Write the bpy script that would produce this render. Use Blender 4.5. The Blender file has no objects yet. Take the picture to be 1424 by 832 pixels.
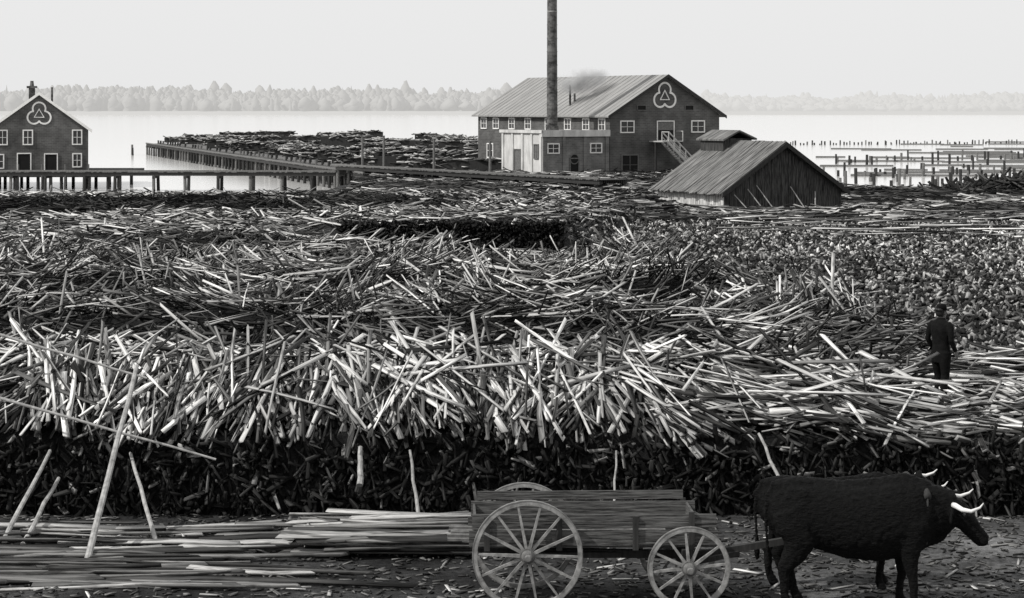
import bpy, math, random
import numpy as np
from mathutils import Vector, Matrix
rng=np.random.default_rng(7); random.seed(7)
sc=bpy.context.scene
sc.view_settings.view_transform='Standard'; sc.view_settings.look='None'; sc.view_settings.exposure=0

# ---------------------------------------------------------------- materials
def nodes(name):
    m=bpy.data.materials.new(name); m.use_nodes=True
    nt=m.node_tree; b=nt.nodes['Principled BSDF']
    return m,nt,b
def g(v): return (v*1.01,v,v*0.975,1)
def mat(name,col,rough=.85,var=.35,scale=3,stretch=(1,1,1),bump=0,spec=.2,detail=6,contrast=.25):
    m,nt,b=nodes(name)
    tc=nt.nodes.new('ShaderNodeTexCoord'); mp=nt.nodes.new('ShaderNodeMapping'); mp.inputs['Scale'].default_value=stretch
    nz=nt.nodes.new('ShaderNodeTexNoise'); nz.inputs['Scale'].default_value=scale; nz.inputs['Detail'].default_value=detail; nz.inputs['Roughness'].default_value=.65
    cr=nt.nodes.new('ShaderNodeValToRGB')
    cr.color_ramp.elements[0].position=.5-contrast; cr.color_ramp.elements[1].position=.5+contrast
    cr.color_ramp.elements[0].color=g(col*(1-var)); cr.color_ramp.elements[1].color=g(min(.9,col*(1+var)))
    nt.links.new(tc.outputs['Object'],mp.inputs['Vector']); nt.links.new(mp.outputs[0],nz.inputs['Vector'])
    nt.links.new(nz.outputs['Fac'],cr.inputs['Fac']); nt.links.new(cr.outputs['Color'],b.inputs['Base Color'])
    b.inputs['Roughness'].default_value=rough; b.inputs['Specular IOR Level'].default_value=spec
    if bump:
        bp=nt.nodes.new('ShaderNodeBump'); bp.inputs['Strength'].default_value=bump; bp.inputs['Distance'].default_value=.05
        nt.links.new(nz.outputs['Fac'],bp.inputs['Height']); nt.links.new(bp.outputs[0],b.inputs['Normal'])
    return m
def slabmat():
    m,nt,b=nodes('weathered_slab_wood')
    a=nt.nodes.new('ShaderNodeAttribute'); a.attribute_name='tone'
    c=nt.nodes.new('ShaderNodeAttribute'); c.attribute_name='gc'
    def nzr(scale,lo,hi,o0,o1,stretch):
        mp=nt.nodes.new('ShaderNodeMapping'); mp.inputs['Scale'].default_value=stretch
        nt.links.new(c.outputs['Vector'],mp.inputs['Vector'])
        nz=nt.nodes.new('ShaderNodeTexNoise'); nz.inputs['Scale'].default_value=scale; nz.inputs['Detail'].default_value=3; nz.inputs['Roughness'].default_value=.75
        nt.links.new(mp.outputs[0],nz.inputs['Vector'])
        mr=nt.nodes.new('ShaderNodeMapRange'); mr.inputs[1].default_value=lo; mr.inputs[2].default_value=hi; mr.inputs[3].default_value=o0; mr.inputs[4].default_value=o1
        nt.links.new(nz.outputs['Fac'],mr.inputs[0]); return mr
    n1=nzr(4.5,.32,.62,.5,1.25,(1,1.6,1)); n2=nzr(2.2,.38,.48,.35,1.0,(1.2,.5,1))
    mu=nt.nodes.new('ShaderNodeMath'); mu.operation='MULTIPLY'
    m3=nt.nodes.new('ShaderNodeMath'); m3.operation='MULTIPLY'; m3.use_clamp=True
    cc=nt.nodes.new('ShaderNodeMix'); cc.data_type='RGBA'; cc.inputs[6].default_value=(0,0,0,1); cc.inputs[7].default_value=g(1)
    nt.links.new(n1.outputs[0],mu.inputs[0]); nt.links.new(n2.outputs[0],mu.inputs[1])
    nt.links.new(mu.outputs[0],m3.inputs[0]); nt.links.new(a.outputs['Fac'],m3.inputs[1])
    nt.links.new(m3.outputs[0],cc.inputs[0]); nt.links.new(cc.outputs[2],b.inputs['Base Color'])
    b.inputs['Roughness'].default_value=.9; b.inputs['Specular IOR Level'].default_value=.1
    return m
def groundmat():
    m,nt,b=nodes('dirt_and_bark_ground')
    a=nt.nodes.new('ShaderNodeAttribute'); a.attribute_name='tone'
    tc=nt.nodes.new('ShaderNodeTexCoord')
    mu=nt.nodes.new('ShaderNodeMath'); mu.operation='MULTIPLY'
    outs=[]
    for s,d in ((.9,8),(9,6)):
        nz=nt.nodes.new('ShaderNodeTexNoise'); nz.inputs['Scale'].default_value=s; nz.inputs['Detail'].default_value=d; nz.inputs['Roughness'].default_value=.7
        nt.links.new(tc.outputs['Object'],nz.inputs['Vector'])
        mr=nt.nodes.new('ShaderNodeMapRange'); mr.inputs[1].default_value=.3; mr.inputs[2].default_value=.7; mr.inputs[3].default_value=.35; mr.inputs[4].default_value=1.6
        nt.links.new(nz.outputs['Fac'],mr.inputs[0]); outs.append((nz,mr))
    nt.links.new(outs[0][1].outputs[0],mu.inputs[0]); nt.links.new(outs[1][1].outputs[0],mu.inputs[1])
    m2=nt.nodes.new('ShaderNodeMath'); m2.operation='MULTIPLY'; nt.links.new(mu.outputs[0],m2.inputs[0]); nt.links.new(a.outputs['Fac'],m2.inputs[1])
    cc=nt.nodes.new('ShaderNodeCombineColor')
    for i in range(3): nt.links.new(m2.outputs[0],cc.inputs[i])
    nt.links.new(cc.outputs[0],b.inputs['Base Color']); b.inputs['Roughness'].default_value=.95; b.inputs['Specular IOR Level'].default_value=.1
    bp=nt.nodes.new('ShaderNodeBump'); bp.inputs['Strength'].default_value=.9; bp.inputs['Distance'].default_value=.08
    nt.links.new(outs[1][0].outputs['Fac'],bp.inputs['Height']); nt.links.new(bp.outputs[0],b.inputs['Normal'])
    return m
def brickmat(name,c1,c2,mortar):
    m,nt,b=nodes(name)
    tc=nt.nodes.new('ShaderNodeTexCoord')
    sx=nt.nodes.new('ShaderNodeSeparateXYZ'); ad=nt.nodes.new('ShaderNodeMath'); cb=nt.nodes.new('ShaderNodeCombineXYZ')
    nt.links.new(tc.outputs['Object'],sx.inputs[0]); nt.links.new(sx.outputs[0],ad.inputs[0]); nt.links.new(sx.outputs[1],ad.inputs[1])
    nt.links.new(ad.outputs[0],cb.inputs[0]); nt.links.new(sx.outputs[2],cb.inputs[1])
    bt=nt.nodes.new('ShaderNodeTexBrick'); bt.inputs['Scale'].default_value=1; bt.inputs['Brick Width'].default_value=.45; bt.inputs['Row Height'].default_value=.16; bt.inputs['Mortar Size'].default_value=.012
    bt.inputs['Color1'].default_value=g(c1); bt.inputs['Color2'].default_value=g(c2); bt.inputs['Mortar'].default_value=g(mortar)
    nt.links.new(cb.outputs[0],bt.inputs['Vector'])
    nz=nt.nodes.new('ShaderNodeTexNoise'); nz.inputs['Scale'].default_value=.6; nz.inputs['Detail'].default_value=8
    nt.links.new(tc.outputs['Object'],nz.inputs['Vector'])
    mr=nt.nodes.new('ShaderNodeMapRange'); mr.inputs[1].default_value=.3; mr.inputs[2].default_value=.7; mr.inputs[3].default_value=.6; mr.inputs[4].default_value=1.35
    nt.links.new(nz.outputs['Fac'],mr.inputs[0])
    mx=nt.nodes.new('ShaderNodeMix'); mx.data_type='RGBA'; mx.blend_type='MULTIPLY'; mx.inputs[0].default_value=1
    nt.links.new(bt.outputs['Color'],mx.inputs[6]); nt.links.new(mr.outputs[0],mx.inputs[7]); nt.links.new(mx.outputs[2],b.inputs['Base Color'])
    b.inputs['Roughness'].default_value=.9; b.inputs['Specular IOR Level'].default_value=.15
    return m
def hazemat(name,base,em):  # aerial haze imitated by a constant glow in the material
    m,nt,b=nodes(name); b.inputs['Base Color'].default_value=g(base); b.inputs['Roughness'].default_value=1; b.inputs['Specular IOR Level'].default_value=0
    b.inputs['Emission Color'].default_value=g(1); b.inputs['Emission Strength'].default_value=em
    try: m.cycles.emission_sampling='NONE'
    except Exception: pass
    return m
SLAB=slabmat(); GROUND=groundmat()
BRICK=brickmat('dark_brick',.07,.10,.14); BRICK2=brickmat('annexe_brick',.13,.18,.22)
PLASTER=mat('whitewashed_wall',.5,var=.35,scale=1.5,stretch=(1,1,.4))
WHITE=mat('white_paint',.72,var=.15,scale=4)
ROOF=mat('grey_roofing',.24,var=.4,scale=1.2,stretch=(.3,3,.3))
GLASS=mat('dark_window_glass',.03,rough=.2,spec=.5,var=.3)
DARK=mat('dark_opening',.012,var=.3)
IRON=mat('sooty_iron',.075,rough=.6,var=.8,scale=1.3,stretch=(1,1,1.6),spec=.3,contrast=.12)
IRONL=mat('pale_iron_band',.3,rough=.7,var=.4)
WOODD=mat('old_dark_timber',.035,var=.6,scale=4,stretch=(6,6,.6))
WOODM=mat('grey_timber',.13,var=.6,scale=4,stretch=(3,3,3))
WOODL=mat('bleached_timber',.3,var=.55,scale=5,stretch=(2,2,2))
STAIRW=mat('stair_timber',.42,var=.3,scale=3)
WHEEL=mat('worn_wheel_wood',.23,var=.7,scale=9)
TYRE=mat('tyre_iron',.17,rough=.5,var=.7,scale=8)
BOXW=mat('wagon_board',.08,var=.8,scale=5,stretch=(.6,8,9),bump=.4,contrast=.15)
SHEDW=mat('shed_dark_boards',.045,var=.75,scale=3,stretch=(5,5,.5),contrast=.13)
SHEDLIT=mat('shed_sunlit_boards',.45,var=.5,scale=2,stretch=(3,4,.5),contrast=.15)  # sunlight on the left wall painted in as paler boards
SHEDR=mat('shed_roof_boards',.13,var=.8,scale=1.6,stretch=(.5,4,.5),contrast=.18)
FUR=mat('black_ox_hair',.0045,rough=.65,var=.85,scale=16,stretch=(1,1,2.5),bump=.9,spec=.1)
HORN=mat('pale_horn',.68,rough=.4,var=.2)
HOOF=mat('hoof',.015,rough=.5)
CLOTH=mat('dark_wool',.006,var=.5,scale=14,bump=.3,spec=.08)
SKIN=mat('skin',.13,rough=.6,var=.15)
FORM=hazemat('far_forest_haze_glow',.12,.43)
FORM2=hazemat('far_forest_strong_haze_glow',.07,.61)
HILL=hazemat('far_shore_haze_glow',.1,.53)

# ---------------------------------------------------------------- helpers
def empty(name,loc=(0,0,0),rz=0,sca=(1,1,1)):
    e=bpy.data.objects.new(name,None); e.location=loc; e.rotation_euler=(0,0,rz); e.scale=sca; sc.collection.objects.link(e); return e
class MB:
    def __init__(s): s.v=[]; s.f=[]; s.m=[]
    def add(s,vs,fs,mi=0):
        o=len(s.v); s.v+= [tuple(v) for v in vs]; s.f+=[tuple(o+i for i in f) for f in fs]; s.m+=[mi]*len(fs)
    def hexa(s,p,mi=0):
        s.add(p,[(0,3,2,1),(4,5,6,7),(0,1,5,4),(1,2,6,5),(2,3,7,6),(3,0,4,7)],mi)
    def box(s,x0,x1,y0,y1,z0,z1,mi=0):
        s.hexa([(x0,y0,z0),(x1,y0,z0),(x1,y1,z0),(x0,y1,z0),(x0,y0,z1),(x1,y0,z1),(x1,y1,z1),(x0,y1,z1)],mi)
    def beam(s,a,b,w,h,mi=0,up=(0,0,1),w2=None,h2=None):
        a=Vector(a); b=Vector(b); t=(b-a).normalized(); up=Vector(up)
        if abs(t.dot(up))>.98: up=Vector((0,1,0))
        u=t.cross(up).normalized(); n=u.cross(t)
        w2=w if w2 is None else w2; h2=h if h2 is None else h2
        p=[]
        for c,ww,hh in ((a,w,h),(b,w2,h2)):
            p+=[c-u*ww/2-n*hh/2,c+u*ww/2-n*hh/2,c+u*ww/2+n*hh/2,c-u*ww/2+n*hh/2]
        s.hexa(p,mi)
    def cyl(s,a,b,r1,r2=None,n=10,mi=0):
        r2=r1 if r2 is None else r2
        a=Vector(a); b=Vector(b); t=(b-a).normalized(); up=Vector((0,0,1)) if abs(t.z)<.95 else Vector((0,1,0))
        u=t.cross(up).normalized(); w=t.cross(u)
        vs=[]
        for c,r in ((a,r1),(b,r2)):
            for i in range(n):
                an=2*math.pi*i/n; vs.append(c+(u*math.cos(an)+w*math.sin(an))*r)
        fs=[(i,(i+1)%n,n+(i+1)%n,n+i) for i in range(n)]+[tuple(range(n))[::-1],tuple(range(n,2*n))]
        s.add(vs,fs,mi)
    def loft(s,secs,ref=(0,1,0),n=16,mi=0):
        P=[Vector(q[:3]) for q in secs]; ref=Vector(ref); vs=[]
        for i,q in enumerate(secs):
            t=(P[min(i+1,len(P)-1)]-P[max(i-1,0)]).normalized()
            u=(ref-t*ref.dot(t)).normalized(); w=t.cross(u)
            for k in range(n):
                an=2*math.pi*k/n; vs.append(P[i]+u*math.cos(an)*q[3]+w*math.sin(an)*q[4])
        fs=[]
        for i in range(len(secs)-1):
            for k in range(n):
                fs.append((i*n+k,i*n+(k+1)%n,(i+1)*n+(k+1)%n,(i+1)*n+k))
        fs+=[tuple(range(n))[::-1],tuple(range((len(secs)-1)*n,len(secs)*n))]
        s.add(vs,fs,mi)
    def strip(s,pts,wd,y0,y1,mi=0,closed=False):
        n=len(pts); vs=[]
        for i,(x,z) in enumerate(pts):
            a=pts[(i-1)%n] if (closed or i>0) else pts[i]; b=pts[(i+1)%n] if (closed or i<n-1) else pts[i]
            d=Vector((b[0]-a[0],b[1]-a[1])).normalized(); nx,nz=-d.y*wd/2,d.x*wd/2
            vs+=[(x-nx,y0,z-nz),(x+nx,y0,z+nz),(x+nx,y1,z+nz),(x-nx,y1,z-nz)]
        fs=[]
        for i in range(n if closed else n-1):
            j=(i+1)%n
            for k in range(4): fs.append((i*4+k,i*4+(k+1)%4,j*4+(k+1)%4,j*4+k))
        if not closed: fs+=[(0,1,2,3),((n-1)*4+3,(n-1)*4+2,(n-1)*4+1,(n-1)*4)]
        s.add(vs,fs,mi)
    def obj(s,name,mats,parent=None,smooth=False):
        me=bpy.data.meshes.new(name); me.from_pydata(s.v,[],s.f)
        for m in mats: me.materials.append(m)
        me.polygons.foreach_set('material_index',s.m)
        if smooth: me.polygons.foreach_set('use_smooth',[True]*len(s.f))
        me.update()
        o=bpy.data.objects.new(name,me); sc.collection.objects.link(o)
        if parent: o.parent=parent
        return o
def quadmesh(name,V,F,mats,attrs=None,parent=None,smooth=False,mi=None):
    me=bpy.data.meshes.new(name)
    me.vertices.add(len(V)); me.vertices.foreach_set('co',V.astype(np.float32).ravel())
    me.loops.add(len(F)*4); me.loops.foreach_set('vertex_index',F.astype(np.int32).ravel())
    me.polygons.add(len(F)); me.polygons.foreach_set('loop_start',(np.arange(len(F))*4).astype(np.int32))
    me.update(calc_edges=True)
    if smooth: me.polygons.foreach_set('use_smooth',np.ones(len(F),dtype=bool))
    for (an,dom,ty,arr) in (attrs or []):
        at=me.attributes.new(an,ty,dom)
        at.data.foreach_set('vector' if ty=='FLOAT_VECTOR' else 'value',arr.astype(np.float32).ravel())
    for m in mats: me.materials.append(m)
    if mi is not None: me.polygons.foreach_set('material_index',mi.astype(np.int32))
    o=bpy.data.objects.new(name,me); sc.collection.objects.link(o)
    if parent: o.parent=parent
    return o
def unit(a): return a/np.linalg.norm(a,axis=1,keepdims=True)
def slab_mesh(name,C,D,N,L,W,T,tone,seg=2,parent=None,bark=.05,sidef=.4):
    n=len(C); D=unit(D); S=unit(np.cross(D,N)); N=np.cross(S,D)
    L=L[:,None];W=W[:,None];T=T[:,None]
    bow=rng.normal(0,.009,(n,1))*L; bow2=rng.normal(0,.008,(n,1))*L
    taper=rng.uniform(.55,1.1,(n,1))
    R=[]
    for k in range(seg+1):
        t=k/seg-.5; c=C+D*L*t+(N*bow+S*bow2)*(1-4*t*t)
        wj=W*rng.uniform(.8,1.12,(n,1))*(1+(taper-1)*(k/seg)); tj=T*rng.uniform(.8,1.15,(n,1))
        sh=S*W*rng.normal(0,.08,(n,1))
        for q,(a,b) in enumerate(((.5,.5),(-.5,.5),(-.34,-.5),(.34,-.5))):
            cut=D*L*rng.normal(0,.02,(n,1)) if k in (0,seg) else 0
            R.append(c+sh+S*wj*a+N*tj*b+cut)
    V=np.stack(R,axis=1).reshape(-1,3); nv=(seg+1)*4
    fl=[]; kind=[]
    for k in range(seg):
        for j in range(4):
            fl.append((k*4+j,k*4+(j+1)%4,(k+1)*4+(j+1)%4,(k+1)*4+j)); kind.append(j)
    fl.append((3,2,1,0)); kind.append(4); fl.append((seg*4,seg*4+1,seg*4+2,seg*4+3)); kind.append(4)
    F=(np.array(fl)[None]+(np.arange(n)*nv)[:,None,None]).reshape(-1,4)
    bk=rng.uniform(.4,1.8,n)*bark
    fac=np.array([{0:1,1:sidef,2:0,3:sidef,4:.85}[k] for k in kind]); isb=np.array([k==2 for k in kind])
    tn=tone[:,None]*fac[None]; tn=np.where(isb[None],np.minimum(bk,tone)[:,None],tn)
    tl=np.repeat(np.arange(seg+1)/seg,4)[None]*L*.5
    ac=np.tile(np.array([1,-1,-.6,.6]),seg+1)[None]*W*6
    ident=np.arange(n)[:,None]*3.17+0*tl
    gc=np.stack([tl+0*ident,ac+0*ident,ident],axis=2).reshape(-1,3)
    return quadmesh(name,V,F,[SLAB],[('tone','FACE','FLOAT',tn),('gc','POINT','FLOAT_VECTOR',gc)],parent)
TB=rng.random((256,256))
def vn(x,y,s=1.,seed=0):
    x=np.asarray(x,float)/s+seed*17.37+90; y=np.asarray(y,float)/s+seed*31.71+90
    xi=np.floor(x).astype(int); yi=np.floor(y).astype(int); xf=x-xi; yf=y-yi
    xf=xf*xf*(3-2*xf); yf=yf*yf*(3-2*yf)
    a=TB[xi%256,yi%256]; b=TB[(xi+1)%256,yi%256]; c=TB[xi%256,(yi+1)%256]; d=TB[(xi+1)%256,(yi+1)%256]
    return (a*(1-xf)+b*xf)*(1-yf)+(c*(1-xf)+d*xf)*yf
def ss(a,b,x):
    t=np.clip((x-a)/(b-a),0,1); return t*t*(3-2*t)
# ---------------------------------------------------------------- terrain
def H(X,Y):
    X=np.asarray(X,float); Y=np.asarray(Y,float)
    far=np.clip((Y-35.3)/3,0,1)
    wob=(vn(X,Y*.3,3.,3)-.5)*3.*far
    rows=np.interp(Y+wob,[32.9,33,34.8,35.6,38,42,44.5,46.5,49,52,55,58,61.5,64,67,70],
                       [0,1.15,2.02,1.95,1.1,1.05,2.0,1.8,1.2,1.93,1.75,1.25,1.85,1.6,.6,.3])
    alt=np.interp(Y,[32.9,33,34,42,48,54,112,130],[0,1.12,1.12,.95,.6,.3,.3,.15])
    Xe=np.interp(Y,[33,36,44,52,62,66],[5.2,5.2,8.0,7.6,5.2,4])
    w=ss(-1.5,1.5,X-Xe)
    z1=rows*(1-w)+alt*w
    wall=np.interp(Y,[64,70,88.9,89.1,100,120,126],[.6,.3,.27,1.5,1.4,1.3,.15])
    lft=np.interp(Y,[64,75,89,100,120,126],[.9,.9,1.2,1.4,1.25,.15])
    wl=ss(-9,-7,X); z2=lft*(1-wl)+wall*wl
    Xr=np.interp(Y,[60,89,100,122],[5,2.0,4,8]); wr=ss(-.4,1.2,X-Xr)
    z2=z2*(1-wr)+alt*wr
    k=ss(63,67,Y); z=z1*(1-k)+z2*k
    z=np.where(Y>130,.12,z)
    amp=np.interp(Y,[30,33,36,66,100,130],[.02,.05,1,1,.4,.2])*np.where(z>.9,1,.35)
    z=z+((vn(X,Y,2.2,1)-.5)*.5+(vn(X,Y,.8,2)-.5)*.3)*amp
    z=np.where(Y<32.9,(vn(X,Y,1.5,5)-.5)*.06+(vn(X,Y,.3,6)-.5)*.03,z)
    kn=np.exp(-((X-7.3)/1.3)**2-((Y-36.7)/1.2)**2); z=z*(1-kn)+1.1*kn
    yb=np.interp(X,[-15,-12,22,26],[123,214,214,163])+(vn(X,0*X,4.,8)-.5)*3
    b=ss(0,4,Y-yb); z=z*(1-b)-4*b
    fs=ss(2290,2330,Y); z=z*(1-fs)+2.5*fs
    hill=ss(2330,2900,Y); z=z+hill*(8+8*vn(X,Y,400.,4))
    return z
xs=np.concatenate([[-5000,-2500,-1200,-600,-300,-150,-90],np.arange(-60,-18,1.5),np.arange(-18,18,.3),np.arange(18,61,1.5),[90,150,300,600,1200,2500,5000]])
ys=np.concatenate([[-300,-100,-30,0,15],np.arange(24,32.7,.3),[32.9,33.0],np.arange(33.2,70,.3),np.arange(70,88,1),[88.9,89.1],np.arange(90,218,1.),[230,300,600,1200,2000,2290,2300,2310,2320,2330,2400,2600,2900,4000,9000]])
GX,GY=np.meshgrid(xs,ys); GZ=H(GX,GY)
V=np.stack([GX,GY,GZ-.03*(GY>33)],axis=2).reshape(-1,3)
nx=len(xs); ii,jj=np.meshgrid(np.arange(nx-1),np.arange(len(ys)-1)); a=(jj*nx+ii).ravel()
F=np.stack([a,a+1,a+1+nx,a+nx],axis=1)
tone=np.where(GY<32.8,.035+.05*ss(1,5,GX),.015); tone=np.where(GY<32.8,tone*(.3+1.6*vn(GX,GY,1.2,9)),tone); tone=np.where(GY>66,.035,tone)  # dark bark debris under the piles, gap shade put into its tone
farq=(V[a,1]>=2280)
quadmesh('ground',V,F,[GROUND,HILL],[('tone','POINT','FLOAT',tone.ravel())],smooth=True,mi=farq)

# water
m,nt,b=nodes('river_water'); b.inputs['Base Color'].default_value=g(.7); b.inputs['Roughness'].default_value=.12
nz=nt.nodes.new('ShaderNodeTexNoise'); nz.inputs['Scale'].default_value=.6; nz.inputs['Detail'].default_value=4
tc=nt.nodes.new('ShaderNodeTexCoord'); nt.links.new(tc.outputs['Object'],nz.inputs['Vector'])
bp=nt.nodes.new('ShaderNodeBump'); bp.inputs['Strength'].default_value=.08; bp.inputs['Distance'].default_value=.2
nt.links.new(nz.outputs['Fac'],bp.inputs['Height']); nt.links.new(bp.outputs[0],b.inputs['Normal'])
w=MB(); w.add([(-5000,60,-1.5),(5000,60,-1.5),(5000,2400,-1.5),(-5000,2400,-1.5)],[(0,1,2,3)]); w.obj('river_water',[m])

# ---------------------------------------------------------------- slab piles
def tones(n,pb=.35,pm=.35,hi=.62):
    r=rng.random(n)
    return np.where(r<pb,rng.uniform(.42,hi,n),np.where(r<pb+pm,rng.uniform(.1,.3,n),rng.uniform(.015,.07,n)))
def grp(X,Y,az,pt): return np.stack([np.cos(az)*np.cos(pt),np.sin(az)*np.cos(pt),np.sin(pt)],1)
# front row: leaning fan
par=empty('slab_wood_pile')
def fanslabs(name,n,tlo,thi,llo,lhi,Llo,Lhi,extra,wlo,whi,tn_):
    X=rng.uniform(-12,6.3,n); th=math.atan2(.87,1.8)
    lean=np.interp(X,[-9,-4,-2.2,1,3,6],[-.6,-.7,-.1,-.05,.65,1.05])
    fan=lean+(vn(X,0*X,.9,11)-.5)*1.9+(vn(X,0*X,.3,12)-.5)*1.0+rng.normal(0,extra,n)
    t=rng.uniform(tlo,thi,n)+(vn(X,0*X,.7,14)-.5)*.14; layer=rng.uniform(llo,lhi,n)
    thn=th+rng.normal(.06,.15,n)
    e=np.stack([0*X,-np.cos(thn),-np.sin(thn)],1); ex=np.array([[1,0,0]]); nr=np.stack([0*X,-np.sin(thn),np.cos(thn)],1)
    C=np.stack([X,34.8-1.8*t,2.02-.87*t-.35*ss(4.6,6.6,X)],1)+nr*layer[:,None]+np.array([[0,0,1]])*((vn(X,0*X,1.8,13)-.5)*.34)[:,None]
    D=e*np.cos(fan)[:,None]+ex*np.sin(fan)[:,None]
    flip=np.where(rng.random(n)<.22,-1,1)[:,None]
    NN=(nr+rng.normal(0,.4,(n,3)))*flip
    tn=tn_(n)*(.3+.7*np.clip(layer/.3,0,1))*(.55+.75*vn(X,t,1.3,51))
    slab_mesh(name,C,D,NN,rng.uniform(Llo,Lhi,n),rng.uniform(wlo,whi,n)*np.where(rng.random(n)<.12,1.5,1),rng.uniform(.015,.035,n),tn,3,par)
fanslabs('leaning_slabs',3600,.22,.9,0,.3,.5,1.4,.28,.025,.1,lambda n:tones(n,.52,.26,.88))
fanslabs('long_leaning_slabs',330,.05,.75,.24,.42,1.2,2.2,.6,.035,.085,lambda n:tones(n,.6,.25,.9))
# ridge and right-hand spread
n=3200
X=rng.uniform(-12,13,n); Y=rng.uniform(34.5,36.2,n); rt=rng.random(n)<.62
X=np.where(rt,rng.uniform(4.6,13,n),X); Y=np.where(rt,rng.uniform(33.0,44,n),Y)
z=H(X,Y)+rng.uniform(0,.2,n)
az=np.where(rt,(vn(X,Y,2.,15)-.5)*1.7-.6,rng.normal(0,.6,n)); pt=np.where(rt,rng.normal(.0,.12,n),rng.normal(0,.24,n))
slab_mesh('ridge_slabs',np.stack([X,Y,z],1),grp(X,Y,az,pt),np.stack([rng.normal(0,.3,n),-.3+rng.normal(0,.3,n),np.ones(n)],1),rng.uniform(.7,1.9,n),rng.uniform(.03,.1,n),rng.uniform(.015,.04,n),tones(n,.6,.22,.85),2,par)
# lower face (bark, butt ends), overhang shade put into its dark tones
n=4200
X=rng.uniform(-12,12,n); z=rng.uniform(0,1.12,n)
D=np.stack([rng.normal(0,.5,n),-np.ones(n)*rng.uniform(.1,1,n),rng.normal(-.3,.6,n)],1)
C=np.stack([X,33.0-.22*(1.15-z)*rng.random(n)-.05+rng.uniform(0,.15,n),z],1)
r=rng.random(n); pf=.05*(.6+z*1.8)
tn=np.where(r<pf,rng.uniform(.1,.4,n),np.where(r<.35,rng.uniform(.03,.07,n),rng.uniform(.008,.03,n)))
slab_mesh('shaded_bark_face',C,D,rng.normal(0,1,(n,3)),rng.uniform(.15,.8,n),rng.uniform(.03,.1,n),rng.uniform(.02,.05,n),tn,1,par,bark=.03,sidef=.7)
# rows behind
par=empty('slab_wood_pile')
n=18000
Y=36+30*rng.random(n)**.9; X=(rng.random(n)*2-1)*(.25*Y+2)
Xe=np.interp(Y,[33,36,44,52,62,66],[5.6,6.0,8.7,8.2,5.8,4.6]); k=(X<Xe+rng.normal(0,.5,n)); X=X[k];Y=Y[k]; n=len(X)
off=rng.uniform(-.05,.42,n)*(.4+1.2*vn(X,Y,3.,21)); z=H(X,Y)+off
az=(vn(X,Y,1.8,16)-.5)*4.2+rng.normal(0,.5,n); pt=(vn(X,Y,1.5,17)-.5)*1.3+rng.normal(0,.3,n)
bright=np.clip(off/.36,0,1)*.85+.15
zz=H(X,Y); slope=(H(X,Y+.5)-H(X,Y-.5)); valley_shade=np.where((zz<1.4)&(Y>37),.3,1)*np.where(slope>.3,.6,1)  # valleys and rising fronts darkened: shadow painted into the slab tones
N2=np.stack([rng.normal(0,.5,n),-.5+rng.normal(0,.5,n),np.where(rng.random(n)<.22,-1,1)],1)
slab_mesh('jumbled_slabs',np.stack([X,Y,z],1),grp(X,Y,az,pt),N2,rng.uniform(.5,1.8,n),rng.uniform(.025,.08,n),rng.uniform(.012,.03,n),tones(n,.46,.26,.88)*bright*valley_shade,2,par)
# far left plateau
par=empty('slab_wood_pile')
n=14000
Y=64+60*rng.random(n); X=-(rng.random(n))*(.26*Y+2)+rng.random(n)*9
Xr=np.interp(Y,[60,89,100,124],[5,1.6,4,9]); k=(X<Xr)&~((X>-7.3)&(X<2.2)&(Y>86)&(Y<89)); X=X[k];Y=Y[k];n=len(X)
z=H(X,Y)+rng.uniform(0,.22,n)
az=(vn(X,Y,4.,18)-.5)*3.4+rng.normal(0,.5,n); pt=rng.normal(0,.17,n)
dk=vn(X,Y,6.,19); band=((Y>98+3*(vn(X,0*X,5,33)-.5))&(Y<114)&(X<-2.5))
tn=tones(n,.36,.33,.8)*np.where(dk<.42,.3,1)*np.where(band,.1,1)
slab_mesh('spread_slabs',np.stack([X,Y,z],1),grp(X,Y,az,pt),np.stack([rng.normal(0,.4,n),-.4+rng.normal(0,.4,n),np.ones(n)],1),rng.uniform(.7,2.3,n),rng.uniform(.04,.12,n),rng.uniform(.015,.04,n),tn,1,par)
n=1500
X=rng.uniform(-7.1,2.1,n); z=rng.uniform(.2,1.5,n)
slab_mesh('stack_face',np.stack([X,88.9+0*X,z],1),np.stack([rng.normal(0,.5,n),-np.ones(n),rng.normal(0,.5,n)],1),rng.normal(0,1,(n,3)),rng.uniform(.2,.7,n),rng.uniform(.06,.14,n),rng.uniform(.03,.08,n),rng.uniform(.006,.04,n),1,par,bark=.015)
# cordwood field (right)
par=empty('cordwood_field')
n=26000
Y=48+66*rng.random(n)**.85; Xb=np.interp(Y,[48,62,89,112],[8.6,5.6,1.7,4.5]); X=Xb+rng.random(n)*(.26*Y+2-Xb)
z=H(X,Y)+rng.uniform(-.03,.14,n)
D=rng.normal(0,1,(n,3)); D[:,2]=np.abs(D[:,2])*.8
tn=np.where(rng.random(n)<.42,rng.uniform(.25,.75,n),rng.uniform(.015,.1,n))*(.6+.9*vn(X,Y,7.,35))*np.interp(Y,[48,70,100],[.6,.85,1.0])
slab_mesh('cut_blocks',np.stack([X,Y,z],1),D,rng.normal(0,1,(n,3)),rng.uniform(.1,.38,n),rng.uniform(.05,.14,n),rng.uniform(.04,.1,n),tn,1,par,bark=.1)
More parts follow.
